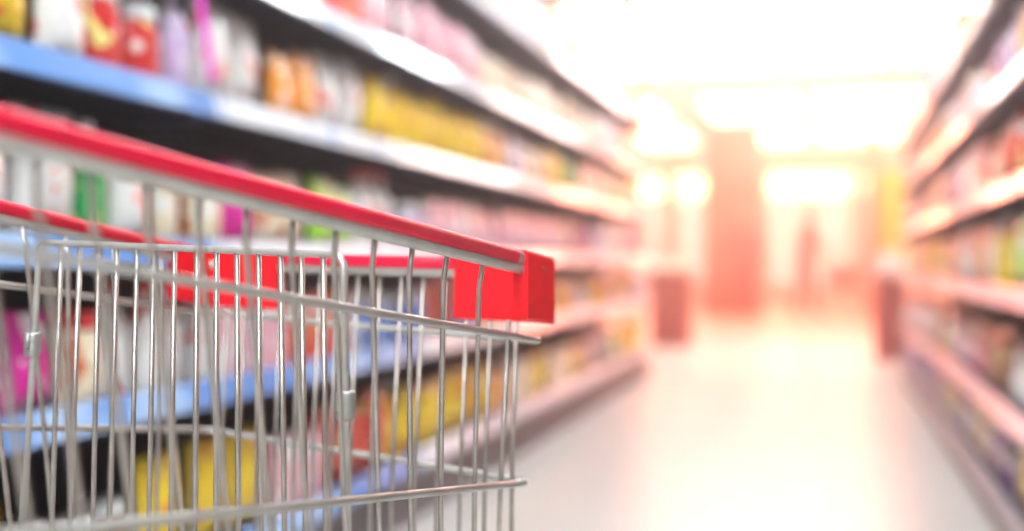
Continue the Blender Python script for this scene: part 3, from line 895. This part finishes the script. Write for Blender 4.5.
    for f in bm.faces:
        c = f.calc_center_median(); best = None
        for a, b_, p, q, ra, rb in segs:
            d = q-p; t = min(1, max(0, (c-p).dot(d)/max(1e-9, d.length_squared)))
            dist = (c-(p+d*t)).length / (rad(ra)*(1-t)+rad(rb)*t)
            if best is None or dist < best[0]: best = (dist, a, b_, t)
        _, a, b_, t = best
        if b_.startswith(('lf', 'rf', 'lt', 'rt', 'lpalm', 'rpalm')) or a.startswith('wri'): f.material_index = 0
        elif b_.startswith('wri') and t > .9: f.material_index = 0
        elif b_ in ('skull',) or (b_ == 'neck' and t > .55): f.material_index = 0
        elif b_.startswith(('toe', 'heel')) or (b_.startswith('ankle') and t > .93): f.material_index = 3
        elif (a.startswith(('pelvis', 'hip', 'knee')) and b_ != 'waist') and c.z < pose.get('hem', .80)*s: f.material_index = 2
        else: f.material_index = 1
    hb = head_bm(nodes['skull'][0] + Vector((.012, 0, .055))*s, pose.get('head', 0), .108*s)
    tmp = bpy.data.meshes.new('h'); hb.to_mesh(tmp); hb.free(); bm.from_mesh(tmp); bpy.data.meshes.remove(tmp)
    o = finish(name, bm, [m_skin, mats[0], mats[1], m_shoe, m_eye, m_lip], None, True)
    o.location = loc; o.rotation_euler = (0, 0, rz)
    tag(o, label, 'person')
    # hair
    hb = bmesh.new(); bmesh.ops.create_uvsphere(hb, u_segments=28, v_segments=20, radius=1)
    for v in list(hb.verts):
        x, y, z = v.co
        k_ = 1.0
        if x > .25 and z < .45: k_ = .80                     # open at the face
        v.co = Vector((x*.98*k_ - .03, y*.86, z*1.20 if z > 0 else z*(1.5 if longhair and x < .2 else .8)))*.108*s
    bmesh.ops.transform(hb, matrix=Matrix.Translation(nodes['skull'][0] + Vector((.0, 0, .065))*s) @ Matrix.Rotation(pose.get('head', 0), 4, 'Z'), verts=hb.verts)
    finish('hair', hb, m_hair, o)
    return o
m_coat = noise_tint(mat('dark_red_coat', (.12, .02, .02), .8), (.10, .018, .018), (.15, .025, .025), 20)
m_trs = mat('dark_trousers', (.03, .02, .025), .8)
m_coat2 = noise_tint(mat('maroon_jacket', (.14, .03, .035), .8), (.12, .025, .03), (.17, .035, .04), 20)
pp = at_depth(805, 17.4)
TURN = -.65
person(pp, TURN, 1.76, {'lean': .06, 'step_l': .12, 'step_r': -.10, 'grip': True, 'elbow_l': (.10, .23, 1.12), 'elbow_r': (.10, -.23, 1.12), 'wrist_l': (.35, .17, .985), 'wrist_r': (.35, -.17, .985)}, (m_coat, m_trs),
       'person in dark red coat leaning forward, pushing a cart in front of the windows')
pq = at_depth(746, 17.2)
person(pq, -PI/2+.3, 1.74, {'elbow_l': (-.02, .25, 1.13), 'elbow_r': (-.02, -.25, 1.13), 'wrist_l': (.03, .26, .88), 'wrist_r': (.03, -.26, .88), 'head': .2}, (m_coat2, m_trs),
       'person in maroon jacket standing with arms down in front of the broad column', 'person.001', False)

# second cart, pushed by the shopper: a copy of the first with all its parts
kidmap = {}
for o in bpy.data.objects:
    if o.parent is not None: kidmap.setdefault(o.parent.name, []).append(o)
cart2 = copy_tree(cart, None, {k_: v for k_, v in kidmap.items()})
cart2['label'] = 'distant wire shopping cart pushed by the person in the dark red coat'
fwd = (bpt(0, 0, 0) - bpt(1, 0, 0)); ang = math.atan2(fwd.y, fwd.x)
cart2.rotation_euler = (0, 0, -ang + TURN)
S2 = .85
cart2.scale = (S2, S2, S2)
hl = (TB + .09 - .45)*S2
dx_ = .35*1.76/1.75 + .09 + hl
cart2.location = (pp.x + dx_*math.cos(TURN), pp.y + dx_*math.sin(TURN), 0)
# two cartons riding in the far cart
m_box = noise_tint(mat('crimson_carton', (.30, .02, .02), .6), (.26, .018, .018), (.36, .03, .03), 8)
for i, (off, tl) in enumerate(((-.255, 'rear'), (-.02, 'front'))):
    bm = bmesh.new(); box(bm, (-.112, -.135, 0), (.112, .135, .25), .006)
    bx = finish('carton', bm, m_box, None, False)
    fz = (CAMH + level('floor', .45 + (-off)/S2 + .15, CW/2) + .016)*S2
    bx.location = (cart2.location.x + off*math.cos(TURN), cart2.location.y + off*math.sin(TURN), fz); bx.rotation_euler = (0, 0, TURN)
    tag(bx, 'crimson carton riding in the %s half of the distant shopping cart' % tl, 'carton')
    bm = bmesh.new(); box(bm, (-.110, -.022, .2495), (.110, .022, .2512)); finish('tape', bm, mat('parcel_tape', (.5, .36, .2), .35), bx, False)

# ================================================================== HAZE, CAMERA, VIEW
w = bpy.data.worlds.new('World'); sc.world = w; w.use_nodes = True
nt = w.node_tree
bg = nt.nodes['Background']; bg.inputs['Color'].default_value = (0, 0, 0, 1); bg.inputs['Strength'].default_value = 0
vs = nt.nodes.new('ShaderNodeVolumeScatter')
vs.inputs['Color'].default_value = (1.0, .85, .80, 1); vs.inputs['Density'].default_value = .046; vs.inputs['Anisotropy'].default_value = .80
nt.links.new(vs.outputs['Volume'], nt.nodes['World Output'].inputs['Volume'])

cam = bpy.data.cameras.new('camera'); co = bpy.data.objects.new('camera', cam); COL.objects.link(co)
co.location = (0, 0, CAMH); co.rotation_euler = (PI/2 - math.atan(3.5/F), 0, YAW)
cam.sensor_width = 36; cam.lens = F/1024*36; cam.clip_start = .02; cam.clip_end = 100
cam.dof.use_dof = True; cam.dof.focus_distance = .95; cam.dof.aperture_fstop = 39.16/1000/(26/F); cam.dof.aperture_blades = 0
sc.camera = co
sc.view_settings.view_transform = 'Standard'; sc.view_settings.look = 'None'; sc.view_settings.gamma = 1
sc.view_settings.use_curve_mapping = False; sc.view_settings.exposure = 0.0
sc.cycles.max_bounces = 6; sc.cycles.diffuse_bounces = 3; sc.cycles.glossy_bounces = 3; sc.cycles.volume_bounces = 0
sc.cycles.sample_clamp_indirect = 6
